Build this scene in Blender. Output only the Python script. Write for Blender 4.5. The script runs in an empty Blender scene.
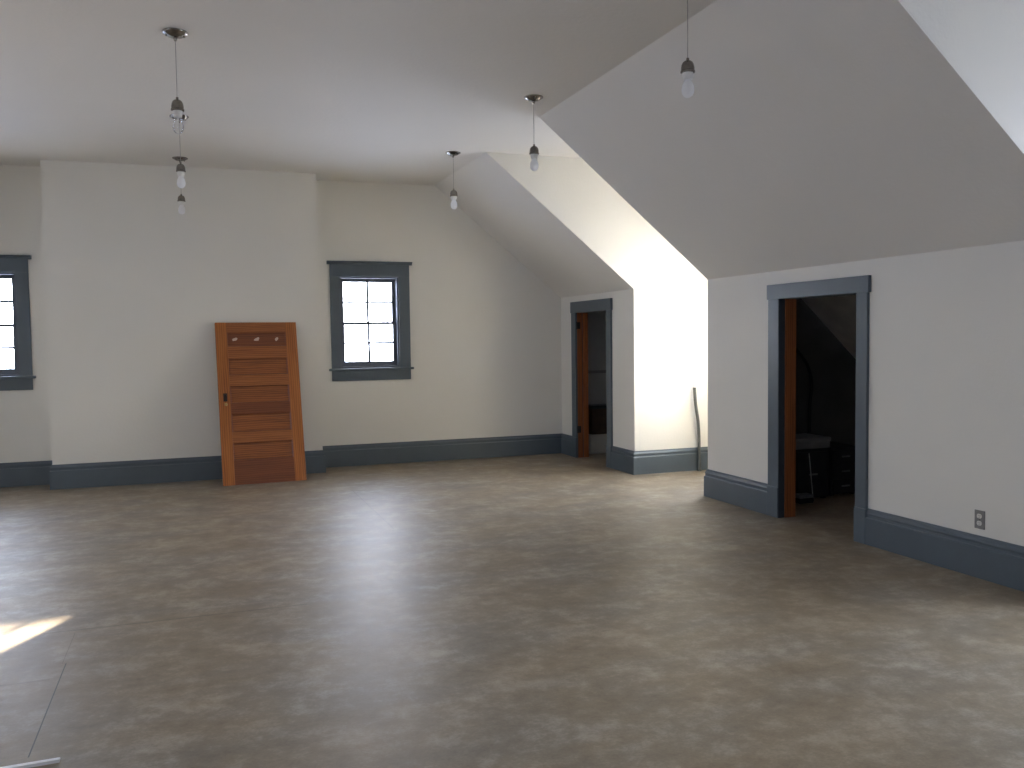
import bpy, bmesh, math, random
from mathutils import Vector, Matrix
random.seed(7)
SC = bpy.context.scene
COL = SC.collection
PI = math.pi

SKY = 25.0
# ------------------------------------------------------------------ measures (metres)
XK, ZK = 4.802, 2.164          # knee wall: distance from the centre line, height
XS, ZC = 3.023, 3.623          # where the slope meets the flat ceiling
YN, YF = 7.550, 9.105          # far dormer (near cheek, far cheek)
Y2, Y1 = 3.611, 2.056          # near dormer (far cheek, near cheek)
YE, YB = 11.257, -2.40         # end wall, wall behind the camera
YC, XC0, XC1 = 10.834, -1.521, 1.438   # chimney breast
XD = 5.95                      # inner face of the dormer window wall
KT = 0.15                      # knee wall thickness
ST = 0.012                     # slope board thickness
SLOPE = (ZK - ZC) / (XK - XS)
def slope_z(x, off=0.0): return ZC + (x - XS) * SLOPE + off

# ------------------------------------------------------------------ materials
def new_mat(name):
    m = bpy.data.materials.new(name); m.use_nodes = True
    nt = m.node_tree
    return m, nt, nt.nodes['Principled BSDF']
def N(nt, t, **kw):
    n = nt.nodes.new(t)
    for k, v in kw.items():
        if k.startswith('i_'): n.inputs[k[2:].replace('_', ' ')].default_value = v
        else: setattr(n, k, v)
    return n
def L(nt, a, b): nt.links.new(a, b)
def mth(nt, op, a, b=None):
    n = nt.nodes.new('ShaderNodeMath'); n.operation = op
    for i, v in enumerate((a, b)):
        if v is None: continue
        if isinstance(v, (int, float)): n.inputs[i].default_value = v
        else: L(nt, v, n.inputs[i])
    return n.outputs[0]
def ramp(nt, fac, stops):
    r = nt.nodes.new('ShaderNodeValToRGB')
    cr = r.color_ramp
    while len(cr.elements) < len(stops): cr.elements.new(0.5)
    for e, (p, c) in zip(cr.elements, stops):
        e.position = p; e.color = (*c, 1) if len(c) == 3 else c
    L(nt, fac, r.inputs[0]); return r.outputs[0]

def simple(name, col, rough=0.5, metal=0.0, var=0.0, scale=8.0, bump=0.0, bscale=60.0, spec=0.5):
    m, nt, b = new_mat(name)
    b.inputs['Roughness'].default_value = rough
    b.inputs['Metallic'].default_value = metal
    b.inputs['Specular IOR Level'].default_value = spec
    co = N(nt, 'ShaderNodeTexCoord')
    no = N(nt, 'ShaderNodeTexNoise', i_Scale=scale, i_Detail=4.0)
    L(nt, co.outputs['Object'], no.inputs['Vector'])
    lo = tuple(max(0, c * (1 - var)) for c in col); hi = tuple(min(1, c * (1 + var)) for c in col)
    L(nt, ramp(nt, no.outputs['Fac'], [(0.3, lo), (0.7, hi)]), b.inputs['Base Color'])
    if bump:
        n2 = N(nt, 'ShaderNodeTexNoise', i_Scale=bscale, i_Detail=3.0)
        L(nt, co.outputs['Object'], n2.inputs['Vector'])
        bp = N(nt, 'ShaderNodeBump', i_Strength=bump, i_Distance=0.01)
        L(nt, n2.outputs['Fac'], bp.inputs['Height']); L(nt, bp.outputs[0], b.inputs['Normal'])
    return m

M = {}
M['wall'] = simple('wall_paint', (0.705, 0.690, 0.648), 0.62, var=0.012, scale=1.5, bump=0.12, bscale=45, spec=0.25)
M['ceil'] = simple('ceiling_paint', (0.690, 0.668, 0.628), 0.7, var=0.015, scale=1.2, bump=0.25, bscale=30, spec=0.2)
M['closet'] = simple('shade_dark_plaster', (0.10, 0.096, 0.09), 0.85, var=0.10, scale=4, bump=0.3, bscale=20, spec=0.1)  # near closet's lack of light is put into this dark tone
M['closet_trim'] = simple('closet_ledge', (0.22, 0.22, 0.215), 0.7)
M['closet_roof'] = simple('closet_roof_boards', (0.74, 0.71, 0.67), 0.85, var=0.12, scale=4, bump=0.3, bscale=20, spec=0.1)
M['closet_far'] = simple('far_closet_plaster', (0.42, 0.425, 0.425), 0.85, var=0.06, scale=4, spec=0.1)
M['trim'] = simple('slate_trim_paint', (0.083, 0.106, 0.127), 0.38, var=0.05, scale=5, bump=0.08, bscale=25)
M['trimdark'] = simple('shadowed_trim_paint', (0.035, 0.043, 0.055), 0.45, var=0.05, scale=5)  # darker copy of the slate paint, shade put into the colour
M['sash'] = simple('sash_paint', (0.085, 0.10, 0.125), 0.4, var=0.05, scale=5)
M['nickel'] = simple('antique_nickel', (0.27, 0.245, 0.215), 0.25, metal=1.0, var=0.2, scale=30)
M['cord'] = simple('cord_sleeve', (0.30, 0.285, 0.27), 0.5)
M['collar'] = simple('white_porcelain', (0.72, 0.71, 0.68), 0.35, var=0.03)
M['steel'] = simple('brushed_steel_plate', (0.22, 0.22, 0.22), 0.4, metal=0.7, var=0.1, scale=40)
M['recept'] = simple('ivory_receptacle', (0.66, 0.65, 0.62), 0.4)
M['slot'] = simple('slot_black', (0.01, 0.01, 0.01), 0.6)
M['brass'] = simple('aged_brass', (0.42, 0.30, 0.13), 0.38, metal=0.9, var=0.15, scale=50)
M['iron'] = simple('dark_iron', (0.035, 0.03, 0.027), 0.5, metal=0.6, var=0.2, scale=50)
M['scuff'] = simple('torn_paper_mark', (0.55, 0.44, 0.38), 0.8, var=0.12, scale=60)
M['conduit'] = simple('grey_conduit', (0.085, 0.092, 0.088), 0.45, var=0.1, scale=20)
M['white_plastic'] = simple('white_plastic', (0.75, 0.75, 0.76), 0.35)
M['black_plastic'] = simple('black_plastic', (0.02, 0.02, 0.022), 0.45, var=0.2)
M['grey_plastic'] = simple('grey_plastic', (0.22, 0.22, 0.225), 0.5, var=0.1)
M['rubber'] = simple('black_rubber', (0.008, 0.008, 0.008), 0.6)
M['brownbox'] = simple('brown_fibreboard', (0.06, 0.032, 0.018), 0.7, var=0.2, scale=12)
M['palebox'] = simple('pale_board', (0.55, 0.55, 0.53), 0.7, var=0.06, scale=6)
M['siding'] = simple('outside_board', (0.45, 0.45, 0.44), 0.8, var=0.05)

def wood(name, c0, c1, c2, rough=0.42, horiz=False):
    m, nt, b = new_mat(name)
    b.inputs['Roughness'].default_value = rough
    co = N(nt, 'ShaderNodeTexCoord')
    mp = N(nt, 'ShaderNodeMapping')
    mp.inputs['Scale'].default_value = (1.2, 20, 14) if horiz else (14, 20, 1.0)
    L(nt, co.outputs['Object'], mp.inputs['Vector'])
    n1 = N(nt, 'ShaderNodeTexNoise', i_Scale=1.6, i_Detail=6.0, i_Distortion=0.6)
    L(nt, mp.outputs[0], n1.inputs['Vector'])
    mp2 = N(nt, 'ShaderNodeMapping')
    mp2.inputs['Scale'].default_value = (0.9, 6, 5) if horiz else (5, 6, 0.7)
    L(nt, co.outputs['Object'], mp2.inputs['Vector'])
    wv = N(nt, 'ShaderNodeTexWave', i_Scale=2.6, i_Distortion=5.0, i_Detail=3.0)
    wv.bands_direction = 'Z' if horiz else 'X'
    L(nt, mp2.outputs[0], wv.inputs['Vector'])
    mx = mth(nt, 'MULTIPLY', wv.outputs['Fac'], 0.35)
    f = mth(nt, 'ADD', mth(nt, 'MULTIPLY', n1.outputs['Fac'], 0.75), mx)
    L(nt, ramp(nt, f, [(0.25, c0), (0.5, c1), (0.75, c2)]), b.inputs['Base Color'])
    bp = N(nt, 'ShaderNodeBump', i_Strength=0.08, i_Distance=0.004)
    L(nt, n1.outputs['Fac'], bp.inputs['Height']); L(nt, bp.outputs[0], b.inputs['Normal'])
    return m
M['wood'] = wood('orange_fir', (0.21, 0.062, 0.013), (0.31, 0.098, 0.020), (0.40, 0.14, 0.030))
M['wood_rail'] = wood('orange_fir_rail', (0.19, 0.058, 0.016), (0.27, 0.088, 0.023), (0.34, 0.12, 0.033), horiz=True)
M['wood_panel'] = wood('orange_fir_panel', (0.115, 0.036, 0.011), (0.225, 0.071, 0.018), (0.30, 0.098, 0.025), horiz=True)
M['wood_dark'] = wood('red_brown_fir_rail', (0.115, 0.032, 0.012), (0.16, 0.045, 0.016), (0.20, 0.060, 0.020), horiz=True)
M['jamb'] = wood('jamb_fir', (0.15, 0.045, 0.015), (0.22, 0.07, 0.020), (0.28, 0.092, 0.027))

def floor_mat():
    m, nt, b = new_mat('mottled_vinyl')
    co = N(nt, 'ShaderNodeTexCoord')
    P = co.outputs['Object']
    def noise(sx, sy, sc, det, rough=0.6, dist=0.0, off=0.0):
        mp = N(nt, 'ShaderNodeMapping'); mp.inputs['Scale'].default_value = (sx, sy, 1)
        mp.inputs['Location'].default_value = (off, off * 1.7, 0)
        mp.inputs['Rotation'].default_value = (0, 0, 0.06)
        L(nt, P, mp.inputs['Vector'])
        n = N(nt, 'ShaderNodeTexNoise', i_Scale=sc, i_Detail=det, i_Roughness=rough, i_Distortion=dist)
        L(nt, mp.outputs[0], n.inputs['Vector']); return n.outputs['Fac']
    n1 = noise(0.92, 1.0, 3.3, 7, 0.66, 0.15)          # broad clouds
    n2 = noise(1.0, 1.1, 10.0, 7, 0.72, 0.1, 3.1)       # smaller mottling
    n3 = noise(1, 1.3, 70.0, 3, 0.6, 0.0, 9.0)          # fine grain
    n4 = noise(0.6, 1.1, 1.9, 4, 0.55, 0.0, 17.0)       # warm / cool drift
    f = mth(nt, 'ADD', mth(nt, 'ADD', mth(nt, 'MULTIPLY', n1, 0.47), mth(nt, 'MULTIPLY', n2, 0.39)),
            mth(nt, 'MULTIPLY', n3, 0.14))
    warm = ramp(nt, f, [(0.36, (0.165, 0.126, 0.081)), (0.50, (0.250, 0.198, 0.136)), (0.62, (0.370, 0.308, 0.226))])
    cool = ramp(nt, f, [(0.36, (0.150, 0.126, 0.097)), (0.50, (0.226, 0.194, 0.153)), (0.62, (0.375, 0.332, 0.280))])
    mx = N(nt, 'ShaderNodeMix'); mx.data_type = 'RGBA'
    L(nt, ramp(nt, n4, [(0.42, (0, 0, 0)), (0.64, (0.85, 0.85, 0.85))]), mx.inputs[0])
    L(nt, warm, mx.inputs[6]); L(nt, cool, mx.inputs[7])
    # sheet seams: short straight joints of the vinyl
    sx = N(nt, 'ShaderNodeSeparateXYZ'); L(nt, P, sx.inputs[0])
    X, Y = sx.outputs[0], sx.outputs[1]
    def band(v, c, w): return mth(nt, 'LESS_THAN', mth(nt, 'ABSOLUTE', mth(nt, 'SUBTRACT', v, c)), w)
    def rng(v, a, c): return mth(nt, 'MULTIPLY', mth(nt, 'GREATER_THAN', v, a), mth(nt, 'LESS_THAN', v, c))
    seams = [mth(nt, 'MULTIPLY', band(X, -0.655, 0.0028), rng(Y, 3.78, 4.85)),
             mth(nt, 'MULTIPLY', mth(nt, 'MULTIPLY', band(X, -0.672, 0.0016), rng(Y, 4.85, 5.35)), 0.5),
             mth(nt, 'MULTIPLY', mth(nt, 'MULTIPLY', band(Y, 5.40, 0.010), rng(X, -0.85, 0.6)), 0.30),
             mth(nt, 'MULTIPLY', mth(nt, 'MULTIPLY', band(Y, 4.64, 0.010), rng(X, -3.0, -0.7)), 0.30),
             mth(nt, 'MULTIPLY', mth(nt, 'MULTIPLY', band(X, 1.55, 0.004), rng(Y, 7.3, 9.4)), 0.35)]
    s = seams[0]
    for q in seams[1:]: s = mth(nt, 'MAXIMUM', s, q)
    m2 = N(nt, 'ShaderNodeMix'); m2.data_type = 'RGBA'
    L(nt, s, m2.inputs[0]); L(nt, mx.outputs[2], m2.inputs[6]); m2.inputs[7].default_value = (0.03, 0.026, 0.022, 1)
    L(nt, m2.outputs[2], b.inputs['Base Color'])
    r = mth(nt, 'ADD', mth(nt, 'MULTIPLY', n2, 0.12), 0.42)
    L(nt, r, b.inputs['Roughness'])
    b.inputs['Specular IOR Level'].default_value = 0.5
    bp = N(nt, 'ShaderNodeBump', i_Strength=0.12, i_Distance=0.003)
    L(nt, mth(nt, 'ADD', n3, mth(nt, 'MULTIPLY', n2, 0.5)), bp.inputs['Height']); L(nt, bp.outputs[0], b.inputs['Normal'])
    return m
M['floor'] = floor_mat()

def glass(name, tint, gloss, milk=0.0):
    m = bpy.data.materials.new(name); m.use_nodes = True; nt = m.node_tree
    nt.nodes.clear()
    out = N(nt, 'ShaderNodeOutputMaterial')
    tr = N(nt, 'ShaderNodeBsdfTransparent'); tr.inputs[0].default_value = (*tint, 1)
    gl = N(nt, 'ShaderNodeBsdfGlossy'); gl.inputs['Roughness'].default_value = 0.06
    gl.inputs[0].default_value = (1, 1, 1, 1)
    lw = N(nt, 'ShaderNodeLayerWeight', i_Blend=0.25)
    mx = N(nt, 'ShaderNodeMixShader')
    L(nt, mth(nt, 'ADD', mth(nt, 'MULTIPLY', lw.outputs['Fresnel'], gloss), 0.03), mx.inputs[0])
    L(nt, tr.outputs[0], mx.inputs[1]); L(nt, gl.outputs[0], mx.inputs[2])
    last = mx.outputs[0]
    if milk:
        df = N(nt, 'ShaderNodeBsdfDiffuse'); df.inputs[0].default_value = (0.92, 0.92, 0.92, 1)
        tl = N(nt, 'ShaderNodeBsdfTranslucent'); tl.inputs[0].default_value = (0.92, 0.92, 0.92, 1)
        ad = N(nt, 'ShaderNodeMixShader', ); ad.inputs[0].default_value = 0.5
        L(nt, df.outputs[0], ad.inputs[1]); L(nt, tl.outputs[0], ad.inputs[2])
        m2 = N(nt, 'ShaderNodeMixShader'); m2.inputs[0].default_value = milk
        L(nt, last, m2.inputs[1]); L(nt, ad.outputs[0], m2.inputs[2]); last = m2.outputs[0]
    L(nt, last, out.inputs[0]); return m
M['pane'] = glass('window_glass', (0.96, 0.97, 0.97), 0.35)
M['pane_dimmed'] = glass('dimmed_window_glass', (0.95, 0.95, 0.95), 0.35)  # tint added to hold back the brightness of the gable windows
M['bulb'] = glass('bulb_glass', (0.90, 0.91, 0.92), 0.9, milk=0.9)
M['bulb_clear'] = glass('clear_bulb_glass', (0.95, 0.95, 0.95), 0.9, milk=0.10)

# ------------------------------------------------------------------ mesh building
class MB:
    def __init__(s): s.bm = bmesh.new()
    def box(s, x0, x1, y0, y1, z0, z1, bevel=0.0):
        g = bmesh.ops.create_cube(s.bm, size=1.0)
        vs = g['verts']
        for v in vs:
            v.co = Vector(((x0 + x1) / 2 + v.co.x * (x1 - x0), (y0 + y1) / 2 + v.co.y * (y1 - y0), (z0 + z1) / 2 + v.co.z * (z1 - z0)))
        if bevel:
            es = list({e for v in vs for e in v.link_edges})
            bmesh.ops.bevel(s.bm, geom=es, offset=bevel, segments=2, profile=0.5, affect='EDGES')
        return s
    def prism(s, pts, y0, y1, axis='Y'):
        """polygon pts extruded along an axis: 'Y' -> pts are (x,z); 'X' -> (y,z); 'Z' -> (x,y)"""
        def mk(p, t):
            if axis == 'Y': return (p[0], t, p[1])
            if axis == 'X': return (t, p[0], p[1])
            return (p[0], p[1], t)
        a = [s.bm.verts.new(mk(p, y0)) for p in pts]; b = [s.bm.verts.new(mk(p, y1)) for p in pts]
        n = len(pts)
        s.bm.faces.new(a); s.bm.faces.new(b[::-1])
        for i in range(n): s.bm.faces.new((a[i], b[i], b[(i + 1) % n], a[(i + 1) % n]))
        return s
    def lathe(s, prof, seg=32, center=(0, 0, 0)):
        """prof: list of (r,z), top to bottom or the reverse"""
        c = Vector(center); rings = []
        for r, z in prof:
            if r < 1e-6: rings.append([s.bm.verts.new(c + Vector((0, 0, z)))])
            else: rings.append([s.bm.verts.new(c + Vector((r * math.cos(2 * PI * k / seg), r * math.sin(2 * PI * k / seg), z))) for k in range(seg)])
        for A, B in zip(rings, rings[1:]):
            for k in range(seg):
                k2 = (k + 1) % seg
                if len(A) == 1 and len(B) == 1: break
                if len(A) == 1: s.bm.faces.new((A[0], B[k], B[k2]))
                elif len(B) == 1: s.bm.faces.new((A[k], B[0], A[k2]))
                else: s.bm.faces.new((A[k], B[k], B[k2], A[k2]))
        return s
    def tube(s, pts, r, seg=10):
        pts = [Vector(p) for p in pts]; rings = []
        up = Vector((0, 0, 1))
        for i, p in enumerate(pts):
            d = (pts[min(i + 1, len(pts) - 1)] - pts[max(i - 1, 0)]).normalized()
            a = d.cross(Vector((0.31, 0.95, 0.1)))
            if a.length < 1e-3: a = d.cross(up)
            a.normalize(); b = d.cross(a)
            rr = r[i] if isinstance(r, (list, tuple)) else r
            rings.append([s.bm.verts.new(p + rr * (a * math.cos(2 * PI * k / seg) + b * math.sin(2 * PI * k / seg))) for k in range(seg)])
        for A, B in zip(rings, rings[1:]):
            for k in range(seg): s.bm.faces.new((A[k], B[k], B[(k + 1) % seg], A[(k + 1) % seg]))
        s.bm.faces.new(rings[0][::-1]); s.bm.faces.new(rings[-1])
        return s
    def sweep(s, path, prof):
        """profile (d,z) carried along an XY polyline; d is measured to the LEFT of the direction of travel, corners mitred"""
        pts = [Vector((p[0], p[1])) for p in path]; n = len(pts); rings = []
        for i in range(n):
            d0 = (pts[i] - pts[i - 1]).normalized() if i else (pts[1] - pts[0]).normalized()
            d1 = (pts[i + 1] - pts[i]).normalized() if i < n - 1 else d0
            n0 = Vector((-d0.y, d0.x)); n1 = Vector((-d1.y, d1.x))
            m = (n0 + n1)
            m = m / m.length_squared * 2 if m.length > 1e-6 else n0
            rings.append([s.bm.verts.new((pts[i].x + m.x * d, pts[i].y + m.y * d, z)) for d, z in prof])
        k = len(prof)
        for A, B in zip(rings, rings[1:]):
            for j in range(k): s.bm.faces.new((A[j], B[j], B[(j + 1) % k], A[(j + 1) % k]))
        s.bm.faces.new(rings[0]); s.bm.faces.new(rings[-1][::-1])
        return s
    def build(s, name, mat, parent=None, smooth=False, matrix=None):
        bmesh.ops.recalc_face_normals(s.bm, faces=s.bm.faces)
        me = bpy.data.meshes.new(name); s.bm.to_mesh(me); s.bm.free()
        me.materials.append(mat)
        if smooth:
            for p in me.polygons: p.use_smooth = True
            try: me.set_sharp_from_angle(angle=math.radians(40))
            except Exception: pass
        o = bpy.data.objects.new(name, me); COL.objects.link(o)
        if parent: o.parent = parent
        if matrix is not None: o.matrix_local = matrix
        return o

def tag(o, label, cat, group=None):
    o['label'] = label; o['category'] = cat
    if group: o['group'] = group
    return o
def struct(o):
    o['kind'] = 'structure'; return o
def empty(name, loc=(0, 0, 0), rz=0.0):
    o = bpy.data.objects.new(name, None); COL.objects.link(o)
    o.location = loc; o.rotation_euler = (0, 0, rz); o.empty_display_size = 0.1
    return o

# ------------------------------------------------------------------ the room shell
struct(MB().box(-8.2, 8.2, YB - 0.30, YE + 0.40, -0.10, 0.0).build('floor', M['floor']))
c = MB().box(-4.6, 4.6, YB - 0.30, YE + 0.40, ZC, ZC + 0.08)
for a, b in ((YN, YF), (Y1, Y2)):
    c.box(4.6, XD + 0.12, a - 0.1, b + 0.1, ZC, ZC + 0.08)
    c.box(-XD - 0.12, -4.6, a - 0.1, b + 0.1, ZC, ZC + 0.08)
struct(c.build('ceiling', M['ceil']))

XFOOT = XS + (0 - ZC) / SLOPE
def side(sign, nm):
    S = lambda pts: [(sign * x, z) for x, z in pts]
    # slopes
    for a, b in ((YF, YE), (Y2, YN), (YB, Y1)):
        xm = XK + KT; e = ST * 1.3
        m = MB().prism(S([(XS, ZC), (xm, slope_z(xm)), (xm, slope_z(xm, e)), (XS, ZC + e)]), a, b)
        struct(m.build('ceiling_slope_' + nm, M['ceil']))
    # dormer cheeks (room side) and the dormer window walls
    cheek = S([(XK + KT, 0), (XD, 0), (XD, ZC), (XS + 0.02, ZC), (XK + KT, slope_z(XK + KT, ST * 1.3 + 0.001))])
    for a, b in ((YN - 0.09, YN), (YF, YF + 0.09), (Y2, Y2 + 0.09), (Y1 - 0.09, Y1)):
        struct(MB().prism(cheek, a, b).build('wall_dormer_cheek_' + nm, M['wall']))
    for a, b in ((YN, YF), (Y1, Y2)):
        c = (a + b) / 2; hw = DW / 2
        m = MB()
        x0, x1 = (XD, XD + 0.12) if sign > 0 else (-XD - 0.12, -XD)
        m.box(x0, x1, a - 0.1, c - hw, 0, ZC); m.box(x0, x1, c + hw, b + 0.1, 0, ZC)
        m.box(x0, x1, c - hw, c + hw, 0, DZ0); m.box(x0, x1, c - hw, c + hw, DZ1, ZC)
        struct(m.build('wall_dormer_' + nm, M['wall']))
DW, DZ0, DZ1 = 1.20, 0.95, 2.60
side(1, 'right'); side(-1, 'left')

def knee(a, b, sign=1, door=None):
    kp = [(sign * XK, 0), (sign * (XK + KT), 0), (sign * (XK + KT), slope_z(XK + KT, -0.001)), (sign * XK, ZK)]
    m = MB()
    if door:
        d0, d1, h = door
        m.prism(kp, a, d0); m.prism(kp, d1, b)
        m.prism([(sign * XK, h), (sign * (XK + KT), h), kp[2], kp[3]], d0, d1)
    else: m.prism(kp, a, b)
    return struct(m.build('wall_right' if sign > 0 else 'wall_left', M['wall']))
FD = dict(a=9.79, b=10.715, top=1.94, ca=9.670, cb=10.855, head=2.085)     # far closet door
ND = dict(a=5.44, b=6.395, top=1.918, ca=5.325, cb=6.54, head=2.046)        # near closet door
JT = 0.02
knee(YF, YE, 1, (FD['a'] - JT, FD['b'] + JT, FD['top'] + JT))
knee(Y2, YN, 1, (ND['a'] - JT, ND['b'] + JT, ND['top'] + JT))
knee(YB, Y1, 1)
for a, b in ((YF, YE), (Y2, YN), (YB, Y1)): knee(a, b, -1)

# end wall and back wall with two window openings each
WX0, WX1, WZ0, WZ1 = 1.752, 2.512, 1.255, 2.425
LSH = -0.120     # the left window sits a little farther out
def gable(y0, y1, name):
    m = MB()
    m.box(-XD - 0.1, -WX1 + LSH, y0, y1, 0, 3.75); m.box(-WX0 + LSH, WX0, y0, y1, 0, 3.75); m.box(WX1, XD + 0.1, y0, y1, 0, 3.75)
    for s in (-1, 1):
        a, b = sorted((s * WX0, s * WX1))
        if s < 0: a += LSH; b += LSH
        m.box(a, b, y0, y1, 0, WZ0); m.box(a, b, y0, y1, WZ1, 3.75)
    return struct(m.build(name, M['wall']))
gable(YE, YE + 0.40, 'wall_end')
gable(YB - 0.30, YB, 'wall_back')
struct(MB().box(XC0, XC1, YC, YE, 0, ZC).build('wall_chimney_breast', M['wall']))
# rough roof boards and plaster lining inside the closets behind the knee walls
def roof(sign, a, b, zk, mat, nm, xend=None):
    zt, xt = ZC + 0.05, XK + KT - (ZC + 0.05 - zk) / 0.92
    xf = XK + KT + zk / 0.92
    q = [(xt, zt), (xf, 0), (xf + 0.03, 0), (xt + 0.03, zt)]
    if xend:
        ze = (xf - xend) * 0.92
        q = [(xt, zt), (xend, ze), (xend, 0), (xend + 0.03, 0), (xend + 0.03, ze), (xt + 0.03, zt)]
    struct(MB().prism([(sign * x, z) for x, z in q], a, b).build(nm, mat))
    tri = [(XD + 0.121, 0), (xf, 0), (XD + 0.121, (xf - XD - 0.121) * 0.92)]
    tri = [(sign * x, z) for x, z in tri]
    for e0, e1, ok in ((a - 0.05, a - 0.03, a > YB), (b + 0.03, b + 0.05, b < YE)):
        if ok and not xend: struct(MB().prism(tri, e0, e1).build('wall_closet_end', M['siding']))
roof(1, YF + 0.091, YE, 2.32, M['closet_far'], 'ceiling_closet', XD - 0.03)
roof(1, Y2 + 0.091, YN - 0.116, 2.79, M['closet_roof'], 'ceiling_closet')
roof(1, YB, Y1 - 0.091, 2.6, M['closet_roof'], 'ceiling_closet', XD - 0.03)
for a, b in ((YF + 0.091, YE), (Y2 + 0.091, YN - 0.091), (YB, Y1 - 0.091)): roof(-1, a, b, 2.6, M['closet_roof'], 'ceiling_closet', XD - 0.03)
struct(MB().box(XK + KT + 0.004, 7.9, YN - 0.114, YN - 0.103, 0.0, 2.85).build('wall_closet_near', M['closet']))  # dark sheet added so the near closet reads as unlit
struct(MB().box(XK + KT + 0.005, XD - 0.032, YE - 0.010, YE - 0.001, 0.0, 2.4).build('wall_closet_far', M['closet_far']))

# ------------------------------------------------------------------ baseboards
PROF = [(0, 0), (0.030, 0), (0.030, 0.200), (0.027, 0.206), (0.019, 0.209), (0.017, 0.222), (0.020, 0.229),
        (0.022, 0.238), (0.018, 0.250), (0.011, 0.259), (0.008, 0.275), (0, 0.275)]
def baseboard(name, path): return struct(MB().sweep(path, PROF).build(name, M['trim']))
baseboard('baseboard_back_right', [(XK, FD['cb']), (XK, YE), (XC1, YE)])
baseboard('baseboard_chimney', [(XC1, YE), (XC1, YC), (XC0, YC), (XC0, YE)])
baseboard('baseboard_back_left', [(XC0, YE), (-XK, YE), (-XK, YF), (-XD, YF), (-XD, YN), (-XK, YN), (-XK, Y2), (-XD, Y2), (-XD, Y1), (-XK, Y1), (-XK, YB)])
baseboard('baseboard_dormer', [(XK, ND['cb']), (XK, YN), (XD, YN), (XD, YF), (XK, YF), (XK, FD['ca'])])
baseboard('baseboard_right', [(XK, YB), (XK, Y1), (XD, Y1), (XD, Y2), (XK, Y2), (XK, ND['ca'])])
baseboard('baseboard_rear', [(-XK, YB), (XK, YB)])

# ------------------------------------------------------------------ door openings in the right knee wall
def door_opening(idx, D, mode):
    t = struct(empty('door_%d' % idx, (XK, (D['a'] + D['b']) / 2, 0)))
    oy = (D['a'] + D['b']) / 2
    a, b = D['a'] - oy, D['b'] - oy; ca, cb = D['ca'] - oy, D['cb'] - oy
    for y0, y1 in ((ca, a), (b, cb)):
        MB().box(-0.026, 0.0, y0, y1, 0.27, D['top'], 0.002).build('casing', M['trim'], t)
        MB().box(-0.034, 0.0, y0 - 0.004, y1 + 0.004, 0, 0.27, 0.003).build('plinth_block', M['trim'], t)
    MB().box(-0.032, 0.0, ca - 0.018, cb + 0.012, D['top'], D['head'], 0.003).build('head_casing', M['trim'], t)
    top = D['top']
    # jamb boards lining the wall thickness
    MB().box(0.0, KT + 0.004, b, b + JT, 0, top).build('jamb', M['jamb'], t)
    MB().box(0.0, KT + 0.004, a - JT, a, 0, top).build('jamb', M['jamb'], t)
    MB().box(0.0, KT + 0.004, a - JT, b + JT, top, top + JT).build('head_jamb', M['trim'], t)
    if mode == 'near':
        MB().box(-0.022, 0.040, b - 0.006, b, 0, top).build('shaded_rabbet', M['trimdark'], t)  # slate paint darkened for the shade inside the rabbet
        MB().box(0.042, KT + 0.002, b - 0.014, b, 0, top).build('door_stop', M['jamb'], t)
    else:
        MB().box(0.070, 0.078, b - 0.003, b, 0, top).build('groove_shade', M['trimdark'], t)  # dark strip laid on the jamb as the groove's shade
        MB().box(0.082, KT + 0.002, b - 0.012, b, 0, top).build('door_stop', M['jamb'], t)
        for z in (1.77, 0.38):
            h = MB().box(0.0, 0.045, b - 0.004, b, z - 0.045, z + 0.045)
            h.tube([(-0.006, b - 0.008, z - 0.05), (-0.006, b - 0.008, z + 0.05)], 0.008)
            h.build('hinge', M['iron'], t)
    return t
door_opening(1, FD, 'far'); door_opening(2, ND, 'near')

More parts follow.
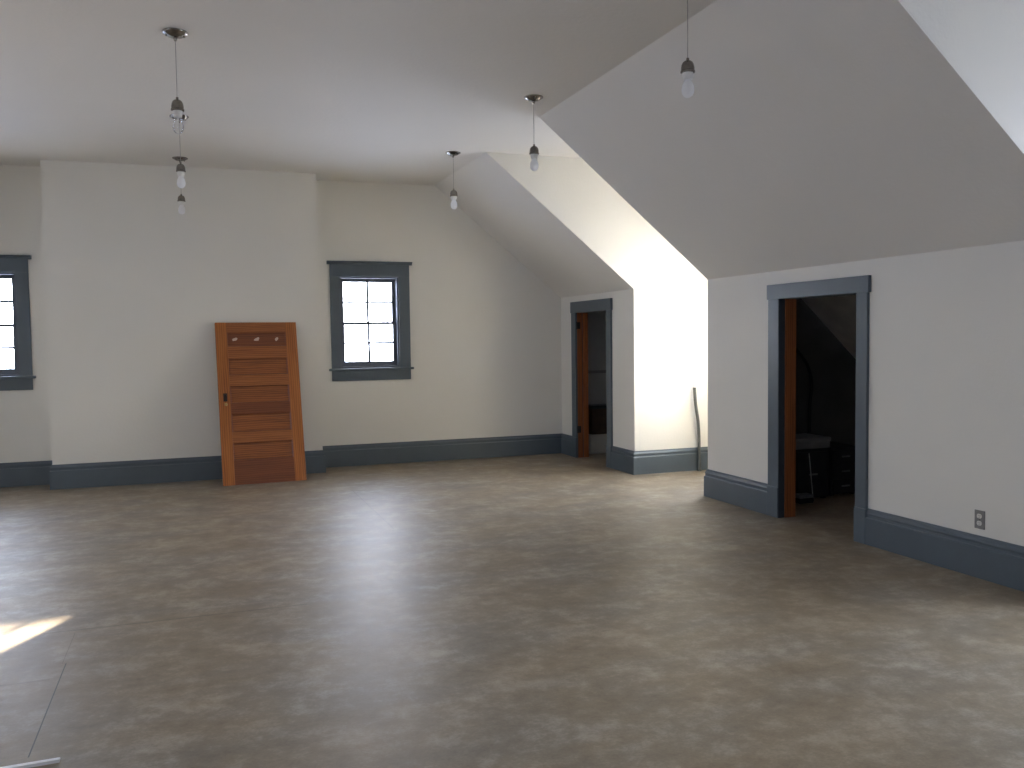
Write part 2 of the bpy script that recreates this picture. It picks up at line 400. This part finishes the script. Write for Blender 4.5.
# ------------------------------------------------------------------ windows
def window(idx, loc, rz, w, z0, z1, depth, glassmat='pane_dimmed', cw=(0.12, 0.12)):
    """local frame: x along the wall, -y into the room, wall face at y=0"""
    t = struct(empty('window_%d' % idx, loc, rz))
    h = w / 2; cwl, cwr = cw
    for s in (-1, 1):
        x0, x1 = sorted((s * h, s * (h + (cwl if s < 0 else cwr))))
        MB().box(x0, x1, -0.024, 0, z0, z1, 0.002).build('casing', M['trim'], t)
    hd = MB().box(-h - cwl, h + cwr, -0.027, 0, z1, z1 + 0.165, 0.002)
    hd.prism([(0, z1 + 0.150), (-0.034, z1 + 0.150), (-0.040, z1 + 0.165), (-0.062, z1 + 0.183), (-0.062, z1 + 0.192), (0, z1 + 0.192)], -h - cwl - 0.035, h + cwr + 0.035, 'X')
    hd.build('head_casing', M['trim'], t)
    MB().box(-h - cwl - 0.035, h + cwr + 0.035, -0.050, 0.0, z0 - 0.030, z0, 0.005).build('stool', M['trim'], t)
    MB().box(-h - cwl, h + cwr, -0.022, 0, z0 - 0.160, z0 - 0.030, 0.002).build('apron', M['trim'], t)
    # lining of the opening
    fr = MB()
    fr.box(-h, -h + 0.02, 0, depth + 0.03, z0, z1); fr.box(h - 0.02, h, 0, depth + 0.03, z0, z1)
    fr.box(-h + 0.02, h - 0.02, 0, depth + 0.03, z1 - 0.02, z1); fr.box(-h + 0.02, h - 0.02, 0, depth + 0.03, z0, z0 + 0.022)
    fr.build('frame', M['sash'], t)
    a = h - 0.02; za, zb = z0 + 0.022, z1 - 0.02; zm = (za + zb) / 2 - 0.01
    def sash(y, lo, hi, bot, top):
        s = MB(); st = 0.045
        s.box(-a, -a + st, y, y + 0.034, lo, hi); s.box(a - st, a, y, y + 0.034, lo, hi)
        s.box(-a + st, a - st, y, y + 0.034, lo, lo + bot); s.box(-a + st, a - st, y, y + 0.034, hi - top, hi)
        s.box(-0.015, 0.015, y + 0.006, y + 0.030, lo + bot, hi - top)
        zc = (lo + bot + hi - top) / 2
        s.box(-a + st, a - st, y + 0.007, y + 0.029, zc - 0.013, zc + 0.013)
        o = s.build('sash', M['sash'], t)
        MB().box(-a + st, a - st, y + 0.015, y + 0.018, lo + bot, hi - top).build('panes', M[glassmat], o)
    sash(depth - 0.042, zm - 0.018, zb, 0.034, 0.045)          # upper (outer) sash
    sash(depth - 0.080, za, zm + 0.018, 0.062, 0.034)          # lower (inner) sash
    return t
wc = (WX0 + WX1) / 2
window(1, (wc, YE, 0), 0, WX1 - WX0, WZ0, WZ1, 0.155, cw=(0.12, 0.143))
window(2, (-wc + LSH, YE, 0), 0, WX1 - WX0, WZ0, WZ1, 0.155, cw=(0.128, 0.128))
window(3, (wc, YB, 0), PI, WX1 - WX0, WZ0, WZ1, 0.125)
window(4, (-wc + LSH, YB, 0), PI, WX1 - WX0, WZ0, WZ1, 0.125)
k = 5
for c in ((YN + YF) / 2, (Y1 + Y2) / 2):
    window(k, (XD, c, 0), -PI / 2, DW, DZ0, DZ1, 0.10, 'pane'); k += 1
    window(k, (-XD, c, 0), PI / 2, DW, DZ0, DZ1, 0.10, 'pane'); k += 1

# ------------------------------------------------------------------ pendant lights
def make_pendant():
    t = empty('pendant_light')
    MB().lathe([(0.0, 0.0), (0.080, 0.0), (0.082, -0.004), (0.080, -0.009), (0.066, -0.013), (0.060, -0.020), (0.046, -0.028),
                (0.020, -0.033), (0.012, -0.036), (0.010, -0.052), (0.006, -0.056), (0.0, -0.056)], 40).build('canopy', M['nickel'], t, True)
    for s in (-1, 1):
        MB().lathe([(0, -0.030), (0.006, -0.029), (0.0075, -0.024), (0.006, -0.012), (0.0, -0.012)], 12, (s * 0.055, 0.0, 0)).build('canopy_screw', M['nickel'], t, True)
    MB().tube([(0, 0, -0.05), (0, 0, -0.25), (0, 0, -0.405)], 0.0024, 8).build('cord', M['cord'], t, True)
    cap = MB().lathe([(0.0, -0.394), (0.0075, -0.394), (0.0085, -0.398), (0.0085, -0.408), (0.019, -0.411), (0.029, -0.419), (0.0355, -0.432),
                (0.0385, -0.448), (0.0390, -0.464), (0.0420, -0.467), (0.0420, -0.476), (0.036, -0.478), (0.0, -0.478)], 32).build('socket_cap', M['nickel'], t, True)
    MB().lathe([(0.0, -0.474), (0.029, -0.474), (0.031, -0.480), (0.031, -0.498), (0.028, -0.500), (0.026, -0.516), (0.0, -0.516)], 28).build('socket', M['collar'], t, True)
    b = MB().lathe([(0.0, -0.510), (0.0160, -0.510), (0.0200, -0.522), (0.0270, -0.534), (0.0330, -0.549), (0.0360, -0.565), (0.0362, -0.577),
                (0.0335, -0.592), (0.0260, -0.606), (0.0130, -0.615), (0.0, -0.617)], 32).build('bulb', M['bulb'], t, True)
    MB().lathe([(0.0, -0.511), (0.006, -0.511), (0.007, -0.535), (0.004, -0.552), (0.0, -0.553)], 12).build('bulb_stem', M['collar'], b, True)
    return t
def copy_tree(o, parent=None):
    c = o.copy(); COL.objects.link(c)
    if parent: c.parent = parent
    for ch in list(o.children): copy_tree(ch, c)
    return c
PEND = [((-0.058, 6.20), 1.06, 'bare bulb pendant on the left side of the ceiling, nearest of its row of three', True),
        ((-0.068, 8.45), 1.03, 'bare bulb pendant just behind the nearest left one, middle of the left row', False),
        ((-0.087, 10.33), 0.99, 'bare bulb pendant hanging close to the chimney breast, farthest of the left row', False),
        ((2.750, 4.53), 1.02, 'bare bulb pendant hanging from the top edge of the photo before the sloped ceiling', False),
        ((2.731, 6.94), 0.995, 'bare bulb pendant hanging in front of the bright dormer opening, middle of the right row', False),
        ((2.690, 9.226), 0.985, 'bare bulb pendant near the right window, farthest of the right row', False)]
p0 = make_pendant()
for i, (xy, sc, lab, clear) in enumerate(PEND):
    p = p0 if i == 0 else copy_tree(p0)
    p.location = (xy[0], xy[1], ZC); p.scale = (1, 1, sc)
    tag(p, lab, 'pendant light', 'bare bulb pendants in two rows')
    p.rotation_euler = (0, 0, 0.35 * i)
for ch in p0.children:
    if ch.name.startswith('bulb'):
        ch.material_slots[0].link = 'OBJECT'; ch.material_slots[0].material = M['bulb_clear']

# ------------------------------------------------------------------ the old door leaning on the chimney breast
def leaning_door():
    W, H, T = 0.925, 1.905, 0.036
    t = empty('panel_door')
    yaw = math.radians(3.0)
    lean = math.asin(0.50 / H)
    t.matrix_world = Matrix.Translation((0.255, 10.262, 0.0)) @ Matrix.Rotation(yaw, 4, 'Z') @ Matrix.Rotation(-lean, 4, 'X')
    sw = 0.130
    MB().box(0, sw, 0, T, 0, H, 0.003).build('stile', M['wood'], t)
    MB().box(W - sw, W, 0, T, 0, H, 0.003).build('stile', M['wood'], t)
    rails = [(0.0, 0.282), (0.480, 0.605), (0.814, 0.940), (1.143, 1.271), (1.468, 1.614), (1.783, H)]
    for i, (a, b) in enumerate(rails):
        o = MB().box(sw, W - sw, 0.0012, T - 0.001, a, b, 0.0015).build('rail', M['wood_dark'] if i in (0, 2) else M['wood_rail'], t)
        if i == 0: o['label'] = 'darker red-brown bottom rail'
        if i == 2: o['label'] = 'darker red-brown lock rail'
    for i, ((_, a), (b, _)) in enumerate(zip(rails, rails[1:])):
        m = MB()
        m.box(sw, W - sw, 0.015, T - 0.012, a, b)
        # sticking: small sloped moulding round the panel
        g = 0.013
        pm, m = m, MB()
        for z0, z1, s in ((a, a + g, 1), (b - g, b, -1)):
            zz = (z0, z1) if s > 0 else (z1, z0)
            m.prism([(0.0035, zz[0]), (0.015, zz[1]), (0.015, zz[0])], sw, W - sw, 'X')
        m.prism([(sw, 0.0035), (sw + g, 0.015), (sw, 0.015)], a, b, 'Z')
        m.prism([(W - sw, 0.0035), (W - sw - g, 0.015), (W - sw, 0.015)], a, b, 'Z')
        o = pm.build('panel', M['wood_dark'] if i == 4 else M['wood_panel'], t)
        m.build('moulding', M['wood_dark'], o)  # dark wood here draws the shadow lines around each panel
        if i == 4:
            o['label'] = 'top panel with three pale torn marks'
            zc = (a + b) / 2 + 0.005
            for cx, ww, hh in ((sw + 0.085, 0.036, 0.020), (sw + 0.335, 0.034, 0.021), (sw + 0.560, 0.020, 0.024)):
                s = MB(); pts = []
                for q in range(11):
                    ang = 2 * PI * q / 11; rr = random.uniform(0.75, 1.15)
                    pts.append((cx + ww * rr * math.cos(ang), zc + hh * rr * math.sin(ang) + 0.008 * math.cos(ang)))
                s.prism(pts, 0.0128, 0.0150).build('scuff_mark', M['scuff'], o)
    # mortise lock hardware on the left stile
    e = MB().box(0.052, 0.094, -0.004, 0.001, 0.965, 1.060, 0.002).build('lock_plate', M['iron'], t)
    MB().lathe([(0, 0.028), (0.012, 0.027), (0.016, 0.020), (0.010, 0.012), (0.009, 0.0), (0, 0.0)], 20).build('spindle', M['iron'], e, True,
             Matrix.Translation((0.073, -0.003, 1.030)) @ Matrix.Rotation(PI / 2, 4, 'X'))
    MB().lathe([(0, 0.006), (0.016, 0.005), (0.019, 0.002), (0.019, 0.0), (0, 0.0)], 20).build('keyhole_cover', M['brass'], t, True,
             Matrix.Translation((0.078, -0.001, 0.930)) @ Matrix.Rotation(PI / 2, 4, 'X'))
    tag(t, 'orange-brown five panel wooden door leaning against the chimney breast', 'door leaf')
    return t
leaning_door()

# ------------------------------------------------------------------ conduit in the dormer
def spline(pts, n=8):
    pts = [Vector(p) for p in pts]; out = []
    P = [pts[0]] + pts + [pts[-1]]
    for i in range(1, len(P) - 2):
        for k in range(n):
            t = k / n
            a, b, c, d = P[i - 1], P[i], P[i + 1], P[i + 2]
            out.append(0.5 * ((2 * b) + (c - a) * t + (2 * a - 5 * b + 4 * c - d) * t * t + (3 * b - a - 3 * c + d) * t ** 3))
    out.append(pts[-1]); return out
t = empty('conduit_pipe', (5.635, 9.045, 0))
MB().tube(spline([(0, 0, 0.0), (-0.004, 0, 0.35), (-0.018, -0.004, 0.58), (-0.055, -0.010, 0.80), (-0.072, -0.012, 1.00)]), 0.0195, 14).build('pipe', M['conduit'], t, True)
MB().lathe([(0, 0.03), (0.026, 0.03), (0.028, 0.022), (0.028, 0.0), (0, 0)], 18).build('base_fitting', M['conduit'], t, True)
MB().tube([(-0.072, -0.012, 0.995), (-0.074, -0.012, 1.035)], 0.010, 10).build('wire_end', M['recept'], t, True)
tag(t, 'grey conduit pipe rising from the floor against the dormer wall', 'pipe')
# small switch plate on the near dormer cheek, only its edge shows at the corner
t = empty('switch_plate', (4.845, YN, 1.497))
MB().box(-0.036, 0.036, 0.0, 0.008, -0.058, 0.058, 0.002).build('plate', M['recept'], t)
MB().box(-0.006, 0.006, 0.008, 0.022, -0.012, 0.010, 0.002).build('toggle', M['recept'], t)
tag(t, 'small pale switch plate peeking out at the wall corner by the dormer', 'light switch')

# ------------------------------------------------------------------ electrical outlet on the right wall
t = empty('wall_outlet', (XK, 4.310, 0.381))
MB().box(-0.007, 0.0, -0.039, 0.039, -0.061, 0.061, 0.002).build('cover_plate', M['steel'], t)
for z in (-0.0235, 0.0235):
    pr = []
    for q in range(24):
        a = 2 * PI * q / 24
        pr.append((0.0185 * math.cos(a), z + max(-0.0145, min(0.0145, 0.0185 * math.sin(a)))))
    o = MB().prism(pr, -0.0095, -0.006, 'X').build('receptacle', M['recept'], t)
    s = MB()
    for y in (-0.0065, 0.0065): s.box(-0.0100, -0.0094, y - 0.0013, y + 0.0013, z - 0.001, z + 0.0075)
    s.box(-0.0100, -0.0094, -0.0022, 0.0022, z - 0.0105, z - 0.006)
    s.build('slots', M['slot'], o)
MB().lathe([(0, 0.0015), (0.003, 0.001), (0.0035, 0), (0, 0)], 12).build('plate_screw', M['nickel'], t, True, Matrix.Translation((-0.007, 0, 0)) @ Matrix.Rotation(-PI / 2, 4, 'Y'))
tag(t, 'metal cover plate with two white power sockets low on the right wall', 'power outlet')

# ------------------------------------------------------------------ strip of white trim on the floor, bottom left
t = empty('plastic_strip', (-0.535, 3.706, 0), math.radians(1.5))
MB().prism([(-0.017, 0), (0.017, 0), (0.017, 0.004), (0.004, 0.007), (0.004, 0.012), (-0.017, 0.012)], -0.75, 0.0, 'X').build('strip', M['white_plastic'], t)
tag(t, 'white plastic trim strip lying on the floor at the bottom left corner', 'trim strip')

# ------------------------------------------------------------------ things in the near closet
def chest(name, loc, w, d, h, mat, ndraw, label, cat):
    t = empty(name, loc)
    MB().box(0, w, 0, d, 0.015, h, 0.008).build('body', mat, t)
    for i in range(ndraw):
        z0 = 0.03 + (h - 0.05) * i / ndraw; z1 = 0.03 + (h - 0.05) * (i + 1) / ndraw - 0.012
        o = MB().box(0.02, w - 0.02, -0.014, 0.0, z0, z1, 0.004).build('drawer', mat, t)
        MB().box(w / 2 - 0.05, w / 2 + 0.05, -0.024, -0.014, (z0 + z1) / 2 - 0.008, (z0 + z1) / 2 + 0.008, 0.003).build('handle', M['grey_plastic'], o)
    for x in (0.02, w - 0.06):
        for y in (0.02, d - 0.06): MB().box(x, x + 0.04, y, y + 0.04, 0, 0.016).build('foot', mat, t)
    tag(t, label, cat); return t
chest('storage_trunk', (5.42, 6.99, 0), 0.40, 0.38, 0.50, M['black_plastic'], 1, 'black storage trunk on the near closet floor under a flat grey box', 'storage trunk')
t = empty('flat_box', (5.40, 6.97, 0.50))
MB().box(0, 0.42, 0, 0.38, 0.0, 0.075, 0.006).build('base', M['grey_plastic'], t)
MB().box(-0.006, 0.426, -0.006, 0.386, 0.068, 0.105, 0.006).build('lid', M['grey_plastic'], t)
tag(t, 'flat grey lidded box on top of the black trunk in the near closet', 'box')
chest('drawer_unit', (5.90, 7.06, 0), 0.34, 0.36, 0.49, M['black_plastic'], 3, 'black plastic drawer unit on the closet floor right of the trunk', 'drawer unit')
t = empty('thin_rod', (5.585, 6.93, 0))
MB().tube([(0, 0, 0.0), (-0.020, 0.038, 0.46)], 0.005, 8).build('shaft', M['palebox'], t, True)
MB().lathe([(0, 0.012), (0.008, 0.010), (0.009, 0), (0, 0)], 12).build('foot', M['rubber'], t, True)
tag(t, 'thin pale rod leaning on the front of the black trunk', 'rod')
t = empty('small_case', (5.36, 6.84, 0))
MB().box(0, 0.16, 0, 0.10, 0, 0.05, 0.006).build('lower_shell', M['black_plastic'], t)
MB().box(0, 0.16, 0, 0.10, 0.05, 0.085, 0.006).build('upper_shell', M['grey_plastic'], t)
tag(t, 'small grey case on the closet floor behind the wooden door jamb', 'case')
hz = MB().tube(spline([(5.60, 7.410, 1.56), (5.76, 7.410, 1.45), (5.90, 7.410, 1.28), (5.945, 7.410, 1.09), (5.925, 7.410, 0.90), (5.92, 7.410, 0.60)]), 0.018, 10).build('hose', M['rubber'], None, True)
tag(hz, 'black hose hung in a curve on the back wall of the near closet', 'hose')

# ------------------------------------------------------------------ things in the far closet
struct(MB().box(XK + KT + 0.01, XD - 0.032, YE - 0.035, YE - 0.011, 1.105, 1.145, 0.004).build('trim_1', M['closet_trim']))
t = empty('low_bench', (5.10, 10.96, 0))
MB().box(0, 0.78, 0, 0.26, 0.0, 0.235, 0.004).build('base', M['palebox'], t)
MB().box(-0.01, 0.79, -0.012, 0.268, 0.235, 0.268, 0.004).build('top', M['palebox'], t)
tag(t, 'low pale boxed step at the back of the far closet', 'bench')
t = empty('brown_crate', (5.13, 10.975, 0.268))
MB().box(0, 0.70, 0, 0.24, 0, 0.36, 0.004).build('body', M['brownbox'], t)
MB().box(-0.008, 0.708, -0.008, 0.248, 0.355, 0.40, 0.004).build('lid', M['black_plastic'], t)
tag(t, 'dark brown crate with a black lid standing on the pale step', 'crate')

# ------------------------------------------------------------------ light: overcast-bright sky and a low warm sun through the right end window
w = bpy.data.worlds.new('daylight'); SC.world = w; w.use_nodes = True
nt = w.node_tree; bg = nt.nodes['Background']
tc = N(nt, 'ShaderNodeTexCoord'); sp = N(nt, 'ShaderNodeSeparateXYZ'); L(nt, tc.outputs['Generated'], sp.inputs[0])
sky = ramp(nt, mth(nt, 'ADD', mth(nt, 'MULTIPLY', sp.outputs[2], 0.5), 0.5),
           [(0.0, (0.44, 0.51, 0.66)), (0.47, (0.64, 0.71, 0.86)), (0.52, (0.97, 0.98, 1.0)), (1.0, (0.58, 0.73, 1.0))])
# bluer away from the sun
tint = ramp(nt, mth(nt, 'ADD', mth(nt, 'MULTIPLY', sp.outputs[0], 0.5), 0.5), [(0.15, (0.85, 0.955, 1.18, 1)), (0.85, (1.03, 1.0, 0.99, 1))])
mxc = N(nt, 'ShaderNodeMix'); mxc.data_type = 'RGBA'; mxc.blend_type = 'MULTIPLY'; mxc.inputs[0].default_value = 1.0
L(nt, sky, mxc.inputs[6]); L(nt, tint, mxc.inputs[7])
L(nt, mxc.outputs[2], bg.inputs['Color'])
# the hazy sky is brighter towards the sun
az = mth(nt, 'ADD', mth(nt, 'MULTIPLY', sp.outputs[0], 0.62), mth(nt, 'MULTIPLY', sp.outputs[1], 0.45))
L(nt, mth(nt, 'MULTIPLY', mth(nt, 'MAXIMUM', mth(nt, 'ADD', az, 1.0), 0.67), SKY), bg.inputs['Strength'])

struct(MB().box(XD + 0.125, 8.1, Y2 + 0.12, Y2 + 0.22, 0, 3.7).build('wall_sun_blocker', M['siding']))  # added unseen wall that keeps direct sun out of the near dormer

def portal(loc, rot, sx, sy):
    ld = bpy.data.lights.new('sky_portal', 'AREA'); ld.shape = 'RECTANGLE'; ld.size = sx; ld.size_y = sy
    ld.cycles.is_portal = True
    o = bpy.data.objects.new('sky_portal', ld); COL.objects.link(o); o.location = loc; o.rotation_euler = rot
for s in (-1, 1):
    portal((s * wc + (LSH if s < 0 else 0), YE + 0.42, (WZ0 + WZ1) / 2), (-PI / 2, 0, 0), 0.80, 1.2)
    portal((s * wc + (LSH if s < 0 else 0), YB - 0.32, (WZ0 + WZ1) / 2), (PI / 2, 0, 0), 0.80, 1.2)
    for c in ((YN + YF) / 2, (Y1 + Y2) / 2):
        portal((s * (XD + 0.14), c, (DZ0 + DZ1) / 2), (0, s * PI / 2, 0), 1.70, 1.10)
sd = bpy.data.lights.new('sun', 'SUN'); sd.energy = 150.0; sd.angle = math.radians(0.6); sd.color = (1.0, 0.87, 0.66)
so = bpy.data.objects.new('sun', sd); COL.objects.link(so)
d = Vector((-0.5416, -1.0, -math.tan(math.radians(11.6)) * math.hypot(0.5416, 1.0)))
so.rotation_euler = d.to_track_quat('-Z', 'Y').to_euler(); so.location = (6, 20, 6)

# ------------------------------------------------------------------ camera
cd = bpy.data.cameras.new('camera'); cam = bpy.data.objects.new('camera', cd); COL.objects.link(cam)
cd.sensor_fit = 'HORIZONTAL'; cd.sensor_width = 36.0; cd.lens = 876.866 * 36.0 / 1024.0; cd.clip_start = 0.02
r = Vector((0.94023999, -0.34026081, -0.01309003)); u = Vector((0.02965863, 0.04353828, 0.99861143)); f = Vector((0.33921842, 0.93932263, -0.0510281))
cam.matrix_world = Matrix(((r.x, u.x, -f.x, 0), (r.y, u.y, -f.y, 0), (r.z, u.z, -f.z, 1.6), (0, 0, 0, 1)))
SC.camera = cam
SC.view_settings.view_transform = 'Standard'
SC.view_settings.look = 'None'
SC.view_settings.exposure = 0.0
SC.cycles.max_bounces = 14; SC.cycles.diffuse_bounces = 8; SC.cycles.glossy_bounces = 4; SC.cycles.transparent_max_bounces = 16
SC.cycles.sample_clamp_indirect = 80.0
